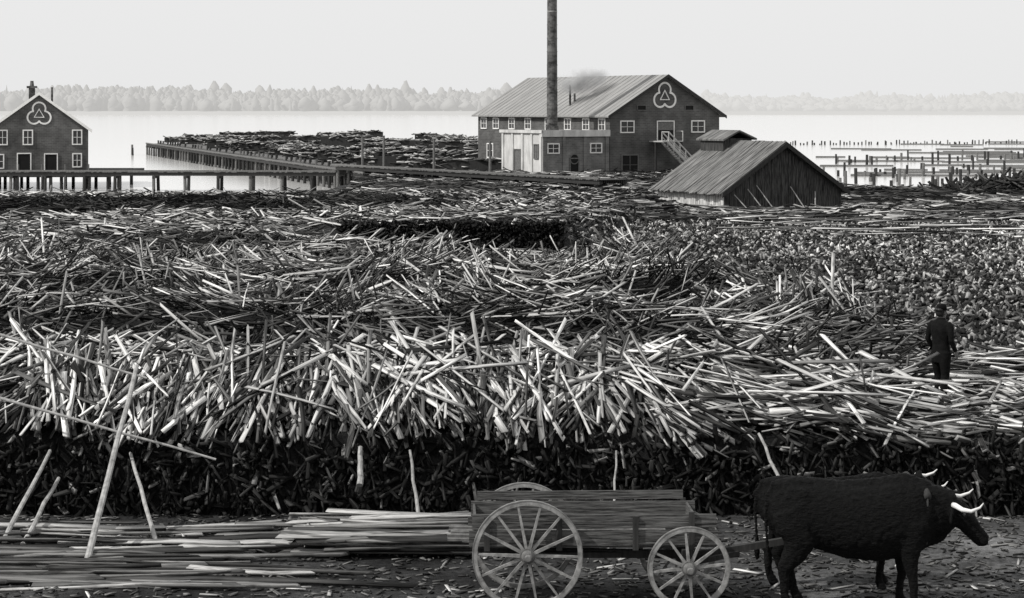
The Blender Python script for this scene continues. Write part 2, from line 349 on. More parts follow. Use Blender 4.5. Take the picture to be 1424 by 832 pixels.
# slabs around shed and mill yard
par=empty('slab_wood_pile')
n=14000
Y=110+95*rng.random(n)**1.2; X=-12+rng.random(n)*(.27*Y+14)
ok=(Y<np.interp(X,[-15,-12,22,26],[120,204,204,160]))&(H(X,Y)>-.3); X=X[ok];Y=Y[ok];n=len(X)
z=H(X,Y)+rng.uniform(0,.24,n)
az=(vn(X,Y,7.,28)-.5)*2.4+rng.normal(0,.4,n); pt=rng.normal(0,.1,n)
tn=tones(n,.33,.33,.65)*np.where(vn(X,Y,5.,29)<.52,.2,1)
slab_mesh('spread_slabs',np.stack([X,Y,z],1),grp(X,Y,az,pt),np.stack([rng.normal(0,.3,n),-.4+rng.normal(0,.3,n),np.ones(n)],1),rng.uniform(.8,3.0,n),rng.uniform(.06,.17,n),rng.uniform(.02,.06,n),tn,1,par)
n=330
X=rng.uniform(11,32,n); Y=rng.uniform(96,120,n)-.4*(X-20); z=.34+rng.random(n)*.3
az=rng.normal(.2,.4,n)
slab_mesh('long_pale_slabs',np.stack([X,Y,z],1),grp(X,Y,az,rng.normal(0,.05,n)),np.stack([rng.normal(0,.2,n),-.3+rng.normal(0,.2,n),np.ones(n)],1),rng.uniform(1,4,n),rng.uniform(.06,.17,n),rng.uniform(.03,.06,n),tones(n,.5,.3,.75),1,par)

# foreground lumber
par=empty('plank_pile')
n=210
Y=rng.uniform(27.6,31.8,n); X=rng.uniform(-10,-3.0,n)
gr=rng.random(n)<.42; Y=np.where(gr,rng.uniform(29.6,31.6,n),Y)
zz=np.where(gr,rng.uniform(.04,.3,n),rng.uniform(.03,.1,n))
L=np.where(gr,rng.uniform(1.8,2.7,n),rng.uniform(1.0,4.5,n)); X=np.where(gr,-.35-L/2-rng.random(n)*.35,X)
az=rng.normal(0,.075,n)
slab_mesh('planks',np.stack([X,Y,zz],1),np.stack([np.cos(az),np.sin(az),rng.normal(0,.018,n)],1),np.stack([0*X,rng.normal(-.1,.15,n),0*X+1],1),L,rng.uniform(.05,.17,n),rng.uniform(.025,.05,n),tones(n,.33,.4,.5),3,par,bark=.05,sidef=.6)
par=empty('wood_chips')
n=5200
Y=rng.uniform(26,32.8,n); X=rng.uniform(-9,9,n); z=H(X,Y)+.012
az=rng.uniform(0,6.28,n)
big=rng.random(n)<.035
slab_mesh('chips',np.stack([X,Y,z],1),np.stack([np.cos(az),np.sin(az),rng.normal(0,.1,n)],1),np.stack([rng.normal(0,.2,n),0*X-.2,0*X+1],1),np.where(big,rng.uniform(.15,.5,n),rng.uniform(.03,.18,n)),np.where(big,.05,rng.uniform(.012,.05,n)),0*X+.018,np.where(big,rng.uniform(.2,.7,n),rng.uniform(.005,.2,n)),1,par)

# leaning poles
poles=[((-5.78,29.3,0),(-5.74,33.0,2.25),.05),((-6.94,30.6,0),(-6.85,32.6,.6),.04),((-7.25,30.7,0),(-7.0,32.7,1.0),.04),
 ((-5.05,30.65,0),(-5.8,32.8,.95),.035),((-7.9,32.4,1.9),(-4.42,32.2,.95),.024),((-8.3,33.4,2.8),(-5.6,33.1,2.05),.024),
 ((-1.36,31.9,.0),(-1.55,32.75,1.0),.03),((-2.28,32.3,.55),(-2.3,32.75,1.05),.05),((4.12,32.1,.35),(3.75,32.8,1.25),.03),((1.5,31.9,0),(1.58,32.7,1.0),.02)]
for a,b_,r in poles:
    mb=MB(); a=Vector(a); b_=Vector(b_); prev=a; K=5
    for k in range(1,K+1):
        q=a.lerp(b_,k/K)+(Vector((random.gauss(0,.01),0,random.gauss(0,.006))) if k<K else Vector())
        mb.cyl(prev,q,r*(1-.3*(k-1)/K),r*(1-.3*k/K),8,0); prev=q
    mb.obj('leaning_pole',[WOODL],None)

# ---------------------------------------------------------------- wagon
wg=empty('ox_wagon',(1.17,27.3,0),math.radians(2))
def wheel(name,x,y,R,ns):
    mb=MB(); N=56
    for (r0,r1,w0,mi) in ((R-.062,R-.012,.045,0),(R-.012,R,.052,1)):
        vs=[];fs=[]
        for i in range(N):
            a=2*math.pi*i/N; c,s_=math.cos(a),math.sin(a)
            for rr,yy in ((r0,-w0/2),(r1,-w0/2),(r1,w0/2),(r0,w0/2)): vs.append((c*rr,yy,s_*rr))
        for i in range(N):
            j=(i+1)%N
            for k in range(4): fs.append((i*4+k,i*4+(k+1)%4,j*4+(k+1)%4,j*4+k))
        mb.add(vs,fs,mi)
    for i in range(ns):
        a=2*math.pi*(i+.3)/ns; d=Vector((math.cos(a),0,math.sin(a)))
        mb.beam(d*.07+Vector((0,-.03 if i%2 else 0.0,0)),d*(R-.06),.04,.042,0,up=(0,1,0),w2=.025,h2=.028)
    mb.cyl((0,-.17,0),(0,-.06,0),.055,.08,16,2); mb.cyl((0,-.06,0),(0,.07,0),.095,.095,16,2); mb.cyl((0,.07,0),(0,.15,0),.085,.07,16,2)
    mb.cyl((0,-.2,0),(0,-.17,0),.035,.05,12,1)
    o=mb.obj(name,[WHEEL,TYRE,WOODM],wg); o.location=(x,y,R-.015); o.rotation_euler=(math.radians(1.5 if y<0 else -1.5),random.random(),0)
    return o
wheel('rear_wheel_near',-1.0,-.62,.685,14); wheel('rear_wheel_far',-1.0,.62,.685,14)
wheel('front_wheel_near',1.0,-.62,.515,12); wheel('front_wheel_far',1.0,.62,.515,12)
mb=MB()
for x,z in ((-1,.67),(1,.5)):
    mb.cyl((x,-.75,z),(x,.75,z),.035,.035,8,1); mb.box(x-.07,x+.07,-.52,.52,z-.06,z+.06,0)
mb.box(.93,1.07,-.5,.5,.58,.7,0)
mb.beam((-1.6,0,.6),(1.1,0,.54),.09,.1,0)
mb.beam((-1.0,-.35,.62),(.2,-.04,.55),.06,.07,0); mb.beam((-1.0,.35,.62),(.2,.04,.55),.06,.07,0)
mb.beam((1.0,0,.5),(4.15,0,1.0),.09,.09,0,w2=.07,h2=.07)
mb.beam((1.0,-.3,.48),(1.7,-.03,.56),.06,.06,0); mb.beam((1.0,.3,.48),(1.7,.03,.56),.06,.06,0)
mb.obj('running_gear',[WOODD,IRON],wg)
mb=MB()
for sgn in (-1,1):
    y=sgn*.45
    for (z0,z1,x0,x1) in ((.75,.95,-1.72,1.38),(.962,1.15,-1.68,1.36 if sgn<0 else 1.2)):
        mb.hexa([(x0,y-.02,z0),(x1,y-.02,z0+.01),(x1,y+.02,z0+.01),(x0,y+.02,z0),(x0,y-.02,z1),(x1,y-.02,z1-.015),(x1,y+.02,z1-.015),(x0,y+.02,z1)],0)
    for x in (-1.5,-.6,.35,1.05):
        mb.box(x-.035,x+.035,y+sgn*.021,y+sgn*.06,.7,1.17 if x in(-.6,1.05) else 1.12,1)
mb.box(-1.6,1.05,.47,.5,1.16,1.27,0)
for i in range(6): mb.box(-1.7,1.36,-.43+.143*i,-.43+.143*i+.135,.72,.745,0)
mb.box(-1.66,-1.63,-.428,.428,.75,1.12,0); mb.box(1.08,1.11,-.428,.428,.75,1.12,0)
for i in range(7): mb.beam((-2.0+.1*random.random(),-.3+i*.1,.8+.05*random.random()),(.8,-.32+i*.1,.8),.08,.03,2)
mb.obj('wagon_box',[BOXW,WOODD,WOODM],wg)

# ---------------------------------------------------------------- oxen
def remesh(o,vs,it=6):
    r=o.modifiers.new('r','REMESH'); r.mode='VOXEL'; r.voxel_size=vs; r.use_smooth_shade=True
    s=o.modifiers.new('s','SMOOTH'); s.iterations=it; s.factor=.5
def ox(loc,rz,hz,step,sca):
    e=empty('ox',loc,rz,sca); mb=MB()
    mb.loft([(-1.22,0,1.20,.08,.12),(-1.17,0,1.2,.17,.22),(-1.05,0,1.18,.25,.31),(-.85,0,1.15,.29,.36),(-.55,0,1.09,.32,.40),(-.2,0,1.03,.36,.44),(.1,0,1.02,.36,.46),(.4,0,1.06,.33,.47),(.62,0,1.09,.29,.45),(.8,0,1.1,.23,.37),(.9,0,1.08,.15,.26)],n=24)
    mb.loft([(-1.2,0,1.42,.05,.06),(-1.05,0,1.44,.1,.08),(-.85,0,1.47,.12,.08),(-.3,0,1.44,.08,.06),(.2,0,1.47,.08,.07),(.5,0,1.51,.1,.08),(.8,0,1.4,.08,.1)],n=12)
    for sg in (-1,1): mb.loft([(-.95,sg*.12,1.4,.06,.06),(-.8,sg*.2,1.37,.07,.07),(-.68,sg*.2,1.3,.05,.06)],n=10)
    mb.loft([(.45,0,1.12,.26,.38),(.75,0,1.14+hz*.3,.22,.34),(1.0,0,1.13+hz*.7,.17,.28),(1.14,0,1.12+hz,.13,.2)],n=18)
    mb.loft([(.7,0,.78,.05,.1),(.95,0,.86+hz*.4,.035,.1),(1.08,0,.94+hz*.8,.03,.06)],n=10)
    q=[(1.04,0,1.19,.08,.1),(1.10,0,1.17,.135,.135),(1.2,0,1.08,.13,.145),(1.3,0,.98,.108,.13),(1.39,0,.88,.09,.11),(1.47,0,.8,.092,.1),(1.515,0,.76,.088,.085),(1.54,0,.73,.05,.05)]
    mb.loft([(a,b,c+hz,d,f) for a,b,c,d,f in q],n=18)
    mb.loft([(1.1,-.1,1.27+hz,.03,.03),(1.1,0,1.31+hz,.05,.06),(1.1,.1,1.27+hz,.03,.03)],ref=(1,0,0),n=10)
    for sg in (-1,1):
        mb.loft([(1.1,sg*.1,1.13+hz,.03,.03),(1.06,sg*.2,1.12+hz,.03,.06),(1.03,sg*.3,1.07+hz,.02,.055),(1.02,sg*.36,1.03+hz,.01,.02)],ref=(1,0,0),n=10)
        y=sg*.19; st=step*sg
        mb.loft([(-.98,y*.9,1.2,.13,.24),(-.9,y,1.0,.15,.27),(-.84,y*1.08,.82,.125,.21),(-.9+st*.3,y*1.05,.66,.085,.14),(-1.02+st*.5,y,.5,.06,.09),(-1.0+st*.7,y,.4,.052,.065),(-.97+st,y,.22,.048,.052),(-.95+st,y,.13,.055,.062),(-.9+st,y,.05,.06,.07),(-.89+st,y,0.01,.065,.08)],n=14)
        y=sg*.2; st=-step*sg*.8
        mb.loft([(.52,y*.85,1.22,.08,.24),(.58,y,1.0,.12,.24),(.54,y*1.02,.78,.1,.17),(.52+st*.3,y,.62,.08,.11),(.53+st*.5,y,.45,.062,.075),(.54+st*.6,y,.38,.056,.062),(.53+st*.9,y,.22,.045,.05),(.53+st,y,.12,.053,.058),(.57+st,y,.05,.058,.068),(.58+st,y,.01,.064,.076)],n=14)
    mb.loft([(-1.16,0,1.42,.04,.04),(-1.24,0,1.34,.03,.035),(-1.27,0,1.1,.024,.026),(-1.25,0,.8,.022,.024),(-1.24,.01,.62,.032,.034),(-1.24,0,.5,.045,.05),(-1.24,0,.38,.02,.02)],n=10)
    o=mb.obj('body',[FUR],e,True); remesh(o,.02,4)
    dt=bpy.data.textures.new('hair_clumps','CLOUDS'); dt.noise_scale=.05; dt.noise_depth=3
    d=o.modifiers.new('d','DISPLACE'); d.texture=dt; d.strength=.03; d.mid_level=.5
    mb=MB()
    for sg in (-1,1):
        dz=hz-.06*(sg<0)
        mb.loft([(1.09,sg*.09,1.26+dz,.034,.034),(1.11,sg*.19,1.27+dz,.033,.033),(1.18,sg*.29,1.24+dz,.028,.028),(1.28,sg*.34,1.23+dz,.022,.022),(1.39,sg*.33,1.27+dz,.014,.014),(1.44,sg*.31,1.32+dz,.006,.006)],ref=(0,0,1),n=12)
    mb.obj('horns',[HORN],e,True)
    mb=MB()
    for sg in (-1,1):
        mb.loft([(1.23,sg*.1,1.09+hz,.02,.02),(1.235,sg*.125,1.095+hz,.026,.026),(1.24,sg*.14,1.1+hz,.01,.01)],ref=(1,0,0),n=10)
        mb.loft([(1.49,sg*.04,.78+hz,.015,.02),(1.53,sg*.05,.79+hz,.018,.022),(1.545,sg*.05,.78+hz,.006,.006)],ref=(0,1,0),n=8)
    mb.obj('eyes_and_nostrils',[GLASS],e,True)
    return e
ox((4.37,26.7,0),math.radians(-1),.03,.08,(.97,1.02,1.06))
ox((4.28,27.9,0),math.radians(2),.24,-.07,(.9,.95,.94))
mb=MB()
mb.loft([(5.1,26.45,1.43,.045,.05),(5.1,26.7,1.5,.05,.06),(5.1,27.0,1.45,.05,.06),(5.1,27.3,1.38,.05,.08),(5.1,27.6,1.4,.05,.06),(5.1,27.9,1.44,.05,.06),(5.1,28.15,1.38,.045,.05)],ref=(1,0,0),n=10)
for yc,zc in ((26.7,1.48),(27.9,1.42)):
    pts=[(5.1,yc+.23*math.cos(a),zc-.38+.34*math.sin(a),.014,.014) for a in np.linspace(0,-math.pi,12)]
    pts=[(5.1,yc+.23,zc-.04,.014,.014)]+pts+[(5.1,yc-.23,zc-.04,.014,.014)]
    mb.loft(pts,ref=(1,0,0),n=8)
mb.obj('ox_yoke',[WOODD],None,True)

# ---------------------------------------------------------------- man
man=empty('standing_man',(7.28,36.6,float(H(np.array([7.28]),np.array([36.6]))[0])+.12),math.radians(38),(1.03,1.03,1.0))
mb=MB()
mb.loft([(0,0,.66,.17,.13),(0,0,.78,.18,.14),(0,0,.88,.165,.125),(.0,0,.98,.155,.115),(.0,0,1.1,.17,.125),(-.01,0,1.22,.185,.13),(-.01,0,1.3,.19,.115),(-.01,0,1.35,.15,.09),(0,0,1.39,.075,.07),(0,0,1.42,.06,.06)],n=24)
for sg in (-1,1):
    f=.05*sg
    mb.loft([(0,sg*.09,.84,.1,.12),(.0+f*.3,sg*.095,.65,.088,.1),(.02+f*.6,sg*.1,.45,.068,.075),(0+f,sg*.1,.3,.066,.07),(-.01+f,sg*.1,.1,.06,.065),(-.01+f,sg*.1,.05,.05,.06)],n=14)
    mb.loft([(-.07+f,sg*.1,.045,.035,.04),(0+f,sg*.1,.05,.042,.05),(.1+f,sg*.11,.035,.045,.035),(.17+f,sg*.12,.025,.03,.022)],n=12)
    mb.loft([(-.01,sg*.15,1.33,.06,.06),(-.01,sg*.2,1.28,.062,.065),(-.03,sg*.235,1.17,.052,.055),(-.04,sg*.25,1.05,.045,.048),(.02,sg*.245,.95,.042,.044),(.1,sg*.22,.86,.034,.036)],n=12)
o=mb.obj('suit_and_boots',[CLOTH],man,True); remesh(o,.014,4)
mb=MB()
mb.loft([(0,0,1.37,.052,.055),(.005,0,1.41,.05,.055),(.02,0,1.425,.056,.07),(.02,0,1.46,.066,.083),(.015,0,1.5,.072,.09),(.01,0,1.54,.072,.088),(.0,0,1.58,.055,.065),(0,0,1.6,.025,.03)],n=20)
mb.loft([(.1,0,1.52,.008,.008),(.115,0,1.495,.012,.014),(.112,0,1.48,.014,.012),(.098,0,1.475,.01,.008)],n=8)
for sg in (-1,1): mb.loft([(.0,sg*.068,1.52,.008,.018),(0,sg*.082,1.505,.008,.022),(0,sg*.074,1.475,.006,.012)],ref=(1,0,0),n=8)
o=mb.obj('head',[SKIN],man,True); remesh(o,.007,2)
mb=MB()
for sg in (-1,1): mb.loft([(.09,sg*.03,1.505,.01,.007),(.102,sg*.03,1.505,.01,.007),(.106,sg*.03,1.505,.004,.003)],n=8)
mb.loft([(.095,0,1.446,.022,.004),(.101,0,1.446,.02,.004)],n=8)
mb.loft([(-.035,0,1.44,.06,.05),(-.03,0,1.48,.074,.072),(-.02,0,1.53,.077,.08),(-.01,0,1.57,.07,.08)],n=16)
mb.obj('hair_eyes_mouth',[HOOF],man,True)
mb=MB()
mb.loft([(.01,0,1.545,.115,.135),(.01,0,1.553,.117,.137)],n=28)
mb.loft([(.01,0,1.55,.08,.1),(.01,0,1.6,.078,.095),(.01,0,1.64,.07,.085),(.01,0,1.655,.04,.05)],n=24)
mb.obj('felt_hat',[CLOTH],man,True)
mb=MB()
for sg in (-1,1):
    c=Vector((.1,sg*.22,.86)); d=Vector((.45,-.1*sg,-.9)).normalized(); side=Vector((1,0,.45)).normalized()
    mb.loft([tuple(c-d*.02)+(.02,.025),tuple(c+d*.03)+(.02,.034),tuple(c+d*.08)+(.016,.04),tuple(c+d*.1)+(.012,.036)],n=12)
    for i,l in enumerate((.065,.08,.074,.056)):
        p=c+d*.095+side*(.03-.02*i); q=p+d*l*.5; r=q+d*l*.4+Vector((0,-sg*.02,0)); 
        mb.loft([tuple(p)+(.009,.009),tuple(q)+(.0085,.0085),tuple(r)+(.006,.006)],ref=(1,0,0),n=8)
    p=c+d*.03+side*.025; q=p+d*.03+side*.03; r=q+d*.03+side*.005
    mb.loft([tuple(p)+(.011,.011),tuple(q)+(.01,.01),tuple(r)+(.007,.007)],n=8)
mb.obj('hands',[SKIN],man,True)

# ---------------------------------------------------------------- buildings
def gable(mb,W,L,ev,rd,mi=0,rmi=1,oh=.45,z0=-.3,fmi=2):
    pts=[(0,z0),(W,z0),(W,ev),(W/2,rd),(0,ev)]
    vs=[(x,0,z) for x,z in pts]+[(x,L,z) for x,z in pts]
    mb.add(vs,[(0,1,2,3,4),(9,8,7,6,5),(0,5,6,1),(1,6,7,2),(4,9,5,0)],mi)
    s=(rd-ev)/(W/2); t=.14
    for sg in (0,1):
        xe=-oh if sg==0 else W+oh; ze=ev-s*oh+.03; xr=W/2; zr=rd+.03
        mb.hexa([(xe,-oh,ze),(xr,-oh,zr),(xr,L+oh,zr),(xe,L+oh,ze),(xe,-oh,ze+t),(xr,-oh,zr+t),(xr,L+oh,zr+t),(xe,L+oh,ze+t)],rmi)
        mb.hexa([(xe,-oh-.06,ze-.12),(xr,-oh-.06,zr-.12),(xr,-oh-.003,zr-.12),(xe,-oh-.003,ze-.12),(xe,-oh-.06,ze+t+.03),(xr,-oh-.06,zr+t+.03),(xr,-oh-.003,zr+t+.03),(xe,-oh-.003,ze+t+.03)],fmi)
def win(mb,o,u,nrm,w,h,fm,gm,fw=.11,mull=True):
    o=Vector(o);u=Vector(u);n=Vector(nrm);k=Vector((0,0,1))
    def bx(a0,a1,b0,b1,d0,d1,mi):
        p=[]
        for b in (b0,b1):
            for (aa,dd) in ((a0,d0),(a1,d0),(a1,d1),(a0,d1)): p.append(o+u*aa+k*b+n*dd)
        mb.hexa(p,mi)
    bx(-w/2,w/2,0,h,.01,.03,gm)
    bx(-w/2-fw,-w/2,-fw,h+fw,.005,.09,fm); bx(w/2,w/2+fw,-fw,h+fw,.005,.09,fm)
    bx(-w/2,w/2,-fw,0,.006,.12,fm); bx(-w/2,w/2,h,h+fw,.006,.088,fm)
    if mull:
        bx(-.025,.025,0,h,.031,.06,fm); bx(-w/2,-.026,h*.5-.02,h*.5+.02,.031,.06,fm); bx(.026,w/2,h*.5-.02,h*.5+.02,.031,.06,fm)
def emblem(mb,cx,cz,S,mi):
    for k,ang in enumerate((90,210,330)):
        a=math.radians(ang); ox_,oz_=cx+math.cos(a)*.56*S,cz+math.sin(a)*.56*S
        pts=[(ox_+.6*S*math.cos(a+b),oz_+.6*S*math.sin(a+b)) for b in np.linspace(-math.radians(118),math.radians(118),22)]
        mb.strip(pts,.16*S,-.07-.004*k,-.01,mi)
    tri=[]
    for ang in (90,210,330): tri.append((cx+.52*S*math.cos(math.radians(ang)),cz+.52*S*math.sin(math.radians(ang))))
    mb.strip(tri,.14*S,-.085,-.01,mi,closed=True)
MM=[BRICK,ROOF,WHITE,GLASS,DARK,WOODD,WOODM,STAIRW]
mill=empty('brick_mill_building',(9.07,200,0),math.radians(30))
W_,L_,EV,RD=12.4,25.1,5.55,9.15
mb=MB(); gable(mb,W_,L_,EV,RD,0,1,.5,fmi=5)
# raised seams on the roof
for i in range(28):
    y=.2+i*.92; s_=(RD-EV)/(W_/2)
    mb.hexa([(-.5,y,EV-.5*s_+.172),(W_/2-.05,y,RD+.145),(W_/2-.05,y+.07,RD+.145),(-.5,y+.07,EV-.5*s_+.172),(-.5,y,EV-.5*s_+.2),(W_/2-.05,y,RD+.18),(W_/2-.05,y+.07,RD+.18),(-.5,y+.07,EV-.5*s_+.2)],1)
mb.obj('walls_and_roof',MM,mill)
mb=MB()
X1,Nn=(1,0,0),(0,-1,0)
win(mb,(1.9,0,3.95),X1,Nn,1.35,.95,2,3); win(mb,(9.9,0,3.95),X1,Nn,1.35,.95,2,3)
win(mb,(3.5,0,6.0),X1,Nn,.9,.4,6,4,.06,False); win(mb,(8.9,0,6.0),X1,Nn,.9,.4,6,4,.06,False)
win(mb,(6.2,0,3.15),X1,Nn,1.8,1.75,2,4,.09,False)
mb.box(5.31,7.09,-.034,-.031,4.1,4.85,6)
win(mb,(2.2,0,.0),X1,Nn,1.7,1.75,6,4,.1,True)
for t in (1.3,4.1,7.4,11,14.9,18.1,21.3,23.8): win(mb,(0,t,4.15),(0,-1,0),(-1,0,0),1.0,.95,2,3)
for t in (10.5,14.9,19.0,22.5): win(mb,(0,t,1.2),(0,-1,0),(-1,0,0),1.1,1.3,2,3)
mb.obj('windows_and_doors',MM,mill)
mb=MB(); emblem(mb,6.1,7.25,1.12,2); mb.obj('emblem',MM,mill)
mb=MB() # stair
mb.box(5.0,7.4,-1.2,-.1,3.0,3.1,7)
N_=16
for i in range(N_):
    x=5.0+.2*i; z=3.0-.182*(i+1)
    mb.box(x,x+.24,-2.3,-1.25,z,z+.05,7)
for y in (-2.33,-1.22):
    mb.beam((5.0,y,2.95),(8.3,y,.02),.06,.26,7); mb.beam((5.0,y,3.95),(8.3,y,1.0),.06,.12,7); mb.beam((5.0,y,3.5),(8.3,y,.55),.05,.07,7)
    for i in range(6):
        x=5.0+i*.64; mb.beam((x,y,2.95-.888*(x-5)),(x,y,3.95-.888*(x-5)),.08,.08,7)
mb.beam((5.0,-1.2,3.95),(5.0,-2.3,3.95),.06,.08,7); mb.beam((7.4,-1.2,4.0),(7.4,-.1,4.0),.06,.08,7); mb.beam((7.4,-1.15,3.1),(7.4,-1.15,4.0),.07,.07,7)
mb.box(4.3,4.995,-2.35,-.1,3.0,3.1,7)
for x in (4.4,7.3):
    mb.box(x-.08,x+.08,-1.15,-1.0,-.2,2.99,5)
mb.obj('outside_stair',MM,mill)
# annexe
mb=MB()
mb.box(-7.22,-.01,.06,7.5,-.3,4.0,0)
mb.box(-7.245,-7.222,.03,7.5,-.3,3.86,1)
mb.box(-7.4,-.02,-.12,.055,3.55,4.15,1); mb.box(-7.45,-7.25,-.12,7.65,3.87,4.15,1); mb.box(-7.24,-.03,.07,7.6,4.003,4.1,2)
for t in (.25,1.9,3.6,5.4,7.2): mb.box(-7.36,-7.246,t-.16,t+.16,-.3,3.86,1)
for x in (-7.05,-4.95,-2.7,-.3): mb.box(x-.17,x+.17,-.05,.058,-.3,3.54,0)
mb.obj('annexe_walls',[BRICK2,PLASTER,ROOF],mill)
mb=MB()
win(mb,(-6.1,.06,2.1),X1,Nn,1.1,.75,2,3); win(mb,(-1.5,.06,2.1),X1,Nn,1.1,.75,2,3)
win(mb,(-3.85,.06,0),X1,Nn,.85,1.5,6,4,.1,False)
mb.cyl((-3.85,.055,1.5),(-3.85,-.0,1.5),.5,.5,20,6); mb.cyl((-3.85,.05,1.5),(-3.85,-.02,1.5),.4,.4,20,4)
win(mb,(-7.245,4.5,.1),(0,-1,0),(-1,0,0),1.0,2.2,6,6,.08,False); win(mb,(-7.245,1.1,1.6),(0,-1,0),(-1,0,0),.7,1.2,6,6,.08,True)
mb.obj('annexe_openings',MM,mill)
mb=MB()
for x,y,h in ((1.2,9.0,8.4),(1.9,9.3,7.6)): mb.cyl((x,y,5.5),(x,y,h),.1,.1,10,0)
mb.obj('roof_vent_pipes',[IRON],mill)
# smokestack
st=empty('smokestack',(3.72,200.0,4.0))
mb=MB(); z=0
while z<16.5:
    mb.cyl((0,0,z),(0,0,z+1.18),.5-.004*z,.5-.004*z,20,0); mb.cyl((0,0,z+1.17),(0,0,z+1.25),.52-.004*z,.52-.004*z,20,1 if z>9 else 0); z+=1.24
mb.cyl((0,0,-.1),(0,0,.5),.62,.6,20,0)
mb.obj('riveted_shell',[IRON,IRONL],st)
# steam over the roof: a real small volume
sm=bpy.data.materials.new('steam'); sm.use_nodes=True; nt=sm.node_tree; nt.nodes.clear()
out=nt.nodes.new('ShaderNodeOutputMaterial'); pv=nt.nodes.new('ShaderNodeVolumeScatter'); pv.inputs['Color'].default_value=(1,1,1,1); pv.inputs['Anisotropy'].default_value=.1
tc=nt.nodes.new('ShaderNodeTexCoord'); nz=nt.nodes.new('ShaderNodeTexNoise'); nz.inputs['Scale'].default_value=.7; nz.inputs['Detail'].default_value=3
mr=nt.nodes.new('ShaderNodeMapRange'); mr.inputs[1].default_value=.4; mr.inputs[2].default_value=.65; mr.inputs[3].default_value=0; mr.inputs[4].default_value=1
ln=nt.nodes.new('ShaderNodeVectorMath'); ln.operation='LENGTH'; sc2=nt.nodes.new('ShaderNodeVectorMath'); sc2.operation='MULTIPLY'; sc2.inputs[1].default_value=(1/3.2,1/1.6,1/1.3)
fo=nt.nodes.new('ShaderNodeMapRange'); fo.inputs[1].default_value=.1; fo.inputs[2].default_value=1; fo.inputs[3].default_value=3.0; fo.inputs[4].default_value=0
mu=nt.nodes.new('ShaderNodeMath'); mu.operation='MULTIPLY'
nt.links.new(tc.outputs['Object'],nz.inputs['Vector']); nt.links.new(nz.outputs['Fac'],mr.inputs[0]); nt.links.new(tc.outputs['Object'],sc2.inputs[0]); nt.links.new(sc2.outputs[0],ln.inputs[0]); nt.links.new(ln.outputs['Value'],fo.inputs[0])
nt.links.new(mr.outputs[0],mu.inputs[0]); nt.links.new(fo.outputs[0],mu.inputs[1]); nt.links.new(mu.outputs[0],pv.inputs['Density']); nt.links.new(pv.outputs[0],out.inputs['Volume'])
mb=MB(); mb.loft([(-3.2,0,0,.02,.02),(-2.6,0,0,.95,.75),(-1.4,0,0,1.45,1.15),(0,0,0,1.6,1.3),(1.4,0,0,1.45,1.15),(2.6,0,0,.95,.75),(3.2,0,0,.02,.02)],n=20)
o=mb.obj('steam_cloud',[sm],None,True); o.location=(6.6,207.5,8.8); o.rotation_euler=(0,math.radians(-10),0)

# left building
lb=empty('brick_warehouse',(-49.6,204.8,0),math.radians(12))
mb=MB(); gable(mb,9.2,16,4.15,7.5,0,1,.35,fmi=2); mb.obj('walls_and_roof',MM,lb)
mb=MB()
for x in (1.2,3.55,8.15): win(mb,(x,0,2.75),X1,Nn,.75,1.25,2,3)
win(mb,(.9,0,.5),X1,Nn,.7,1.2,2,3); win(mb,(8.15,0,.6),X1,Nn,.7,1.15,2,3)
win(mb,(3.2,0,0),X1,Nn,1.15,1.8,2,4,.1,False); win(mb,(5.7,0,0),X1,Nn,1.1,1.75,2,4,.1,False)
emblem(mb,4.6,5.55,1.0,2)
mb.obj('windows_doors_emblem',MM,lb)
mb=MB(); mb.box(3.6,4.2,3,3.6,6.9,8.1,0); mb.box(3.4,4.4,2.8,3.8,8.101,8.3,0); mb.cyl((3.9,3.3,8.2),(3.9,3.3,8.8),.22,.15,8,0); mb.cyl((5.8,4,6.6),(5.8,4,8.2),.1,.1,8,0)
mb.obj('chimneys',[IRON],lb)

# shed
sh=empty('weathered_wooden_shed',(12.2,124,0),math.radians(25))
SM=[SHEDW,SHEDR,WOODD,SHEDLIT,DARK,WOODL]
mb=MB(); gable(mb,8.0,7.8,1.35,4.0,0,1,.35,fmi=2,z0=-.4); mb.obj('walls_and_roof',SM,sh)
mb=MB(); x=0.02
while x<7.9:
    wd=random.uniform(.2,.32); top=1.35+(4-1.35)*(1-abs((x+wd/2)-4)/4)-.12
    mb.box(x,min(x+wd-.015,7.98),-.02-random.random()*.03,-.003,-.3,top-random.random()*.05,0); x+=wd
y=.02
while y<7.7:
    wd=random.uniform(.2,.32); mb.box(-.03-random.random()*.02,-.003,y,y+wd-.02,-.3,1.25,3); y+=wd
mb.obj('wall_boards',SM,sh)
mb=MB(); y=-.3
s_=(4.0-1.35)/4
while y<8.0:
    wd=random.uniform(.18,.3)
    for sg in (0,1):
        xe=-.42-random.random()*.15 if sg==0 else 8.42+random.random()*.15; ze=1.35-s_*(abs(xe) if sg==0 else xe-8)+.18+random.random()*.04; zr=4.19+random.random()*.04
        mb.hexa([(xe,y,ze),(4,y,zr),(4,y+wd-.03,zr),(xe,y+wd-.03,ze),(xe,y,ze+.03),(4,y,zr+.03),(4,y+wd-.03,zr+.03),(xe,y+wd-.03,ze+.03)],1)
    y+=wd
mb.obj('roof_boards',SM,sh)
mb=MB()
mb.box(3.0,5.0,5.2,7.9,3.4,4.35,0)
mb.hexa([(2.85,4.9,4.2),(4,4.9,4.75),(4,8.2,4.75),(2.85,8.2,4.2),(2.85,4.9,4.3),(4,4.9,4.85),(4,8.2,4.85),(2.85,8.2,4.3)],1)
mb.hexa([(4,4.9,4.75),(5.2,4.9,4.25),(5.2,8.2,4.25),(4,8.2,4.75),(4,4.9,4.85),(5.2,4.9,4.35),(5.2,8.2,4.35),(4,8.2,4.85)],1)
mb.obj('roof_monitor',SM,sh)
mb=MB()
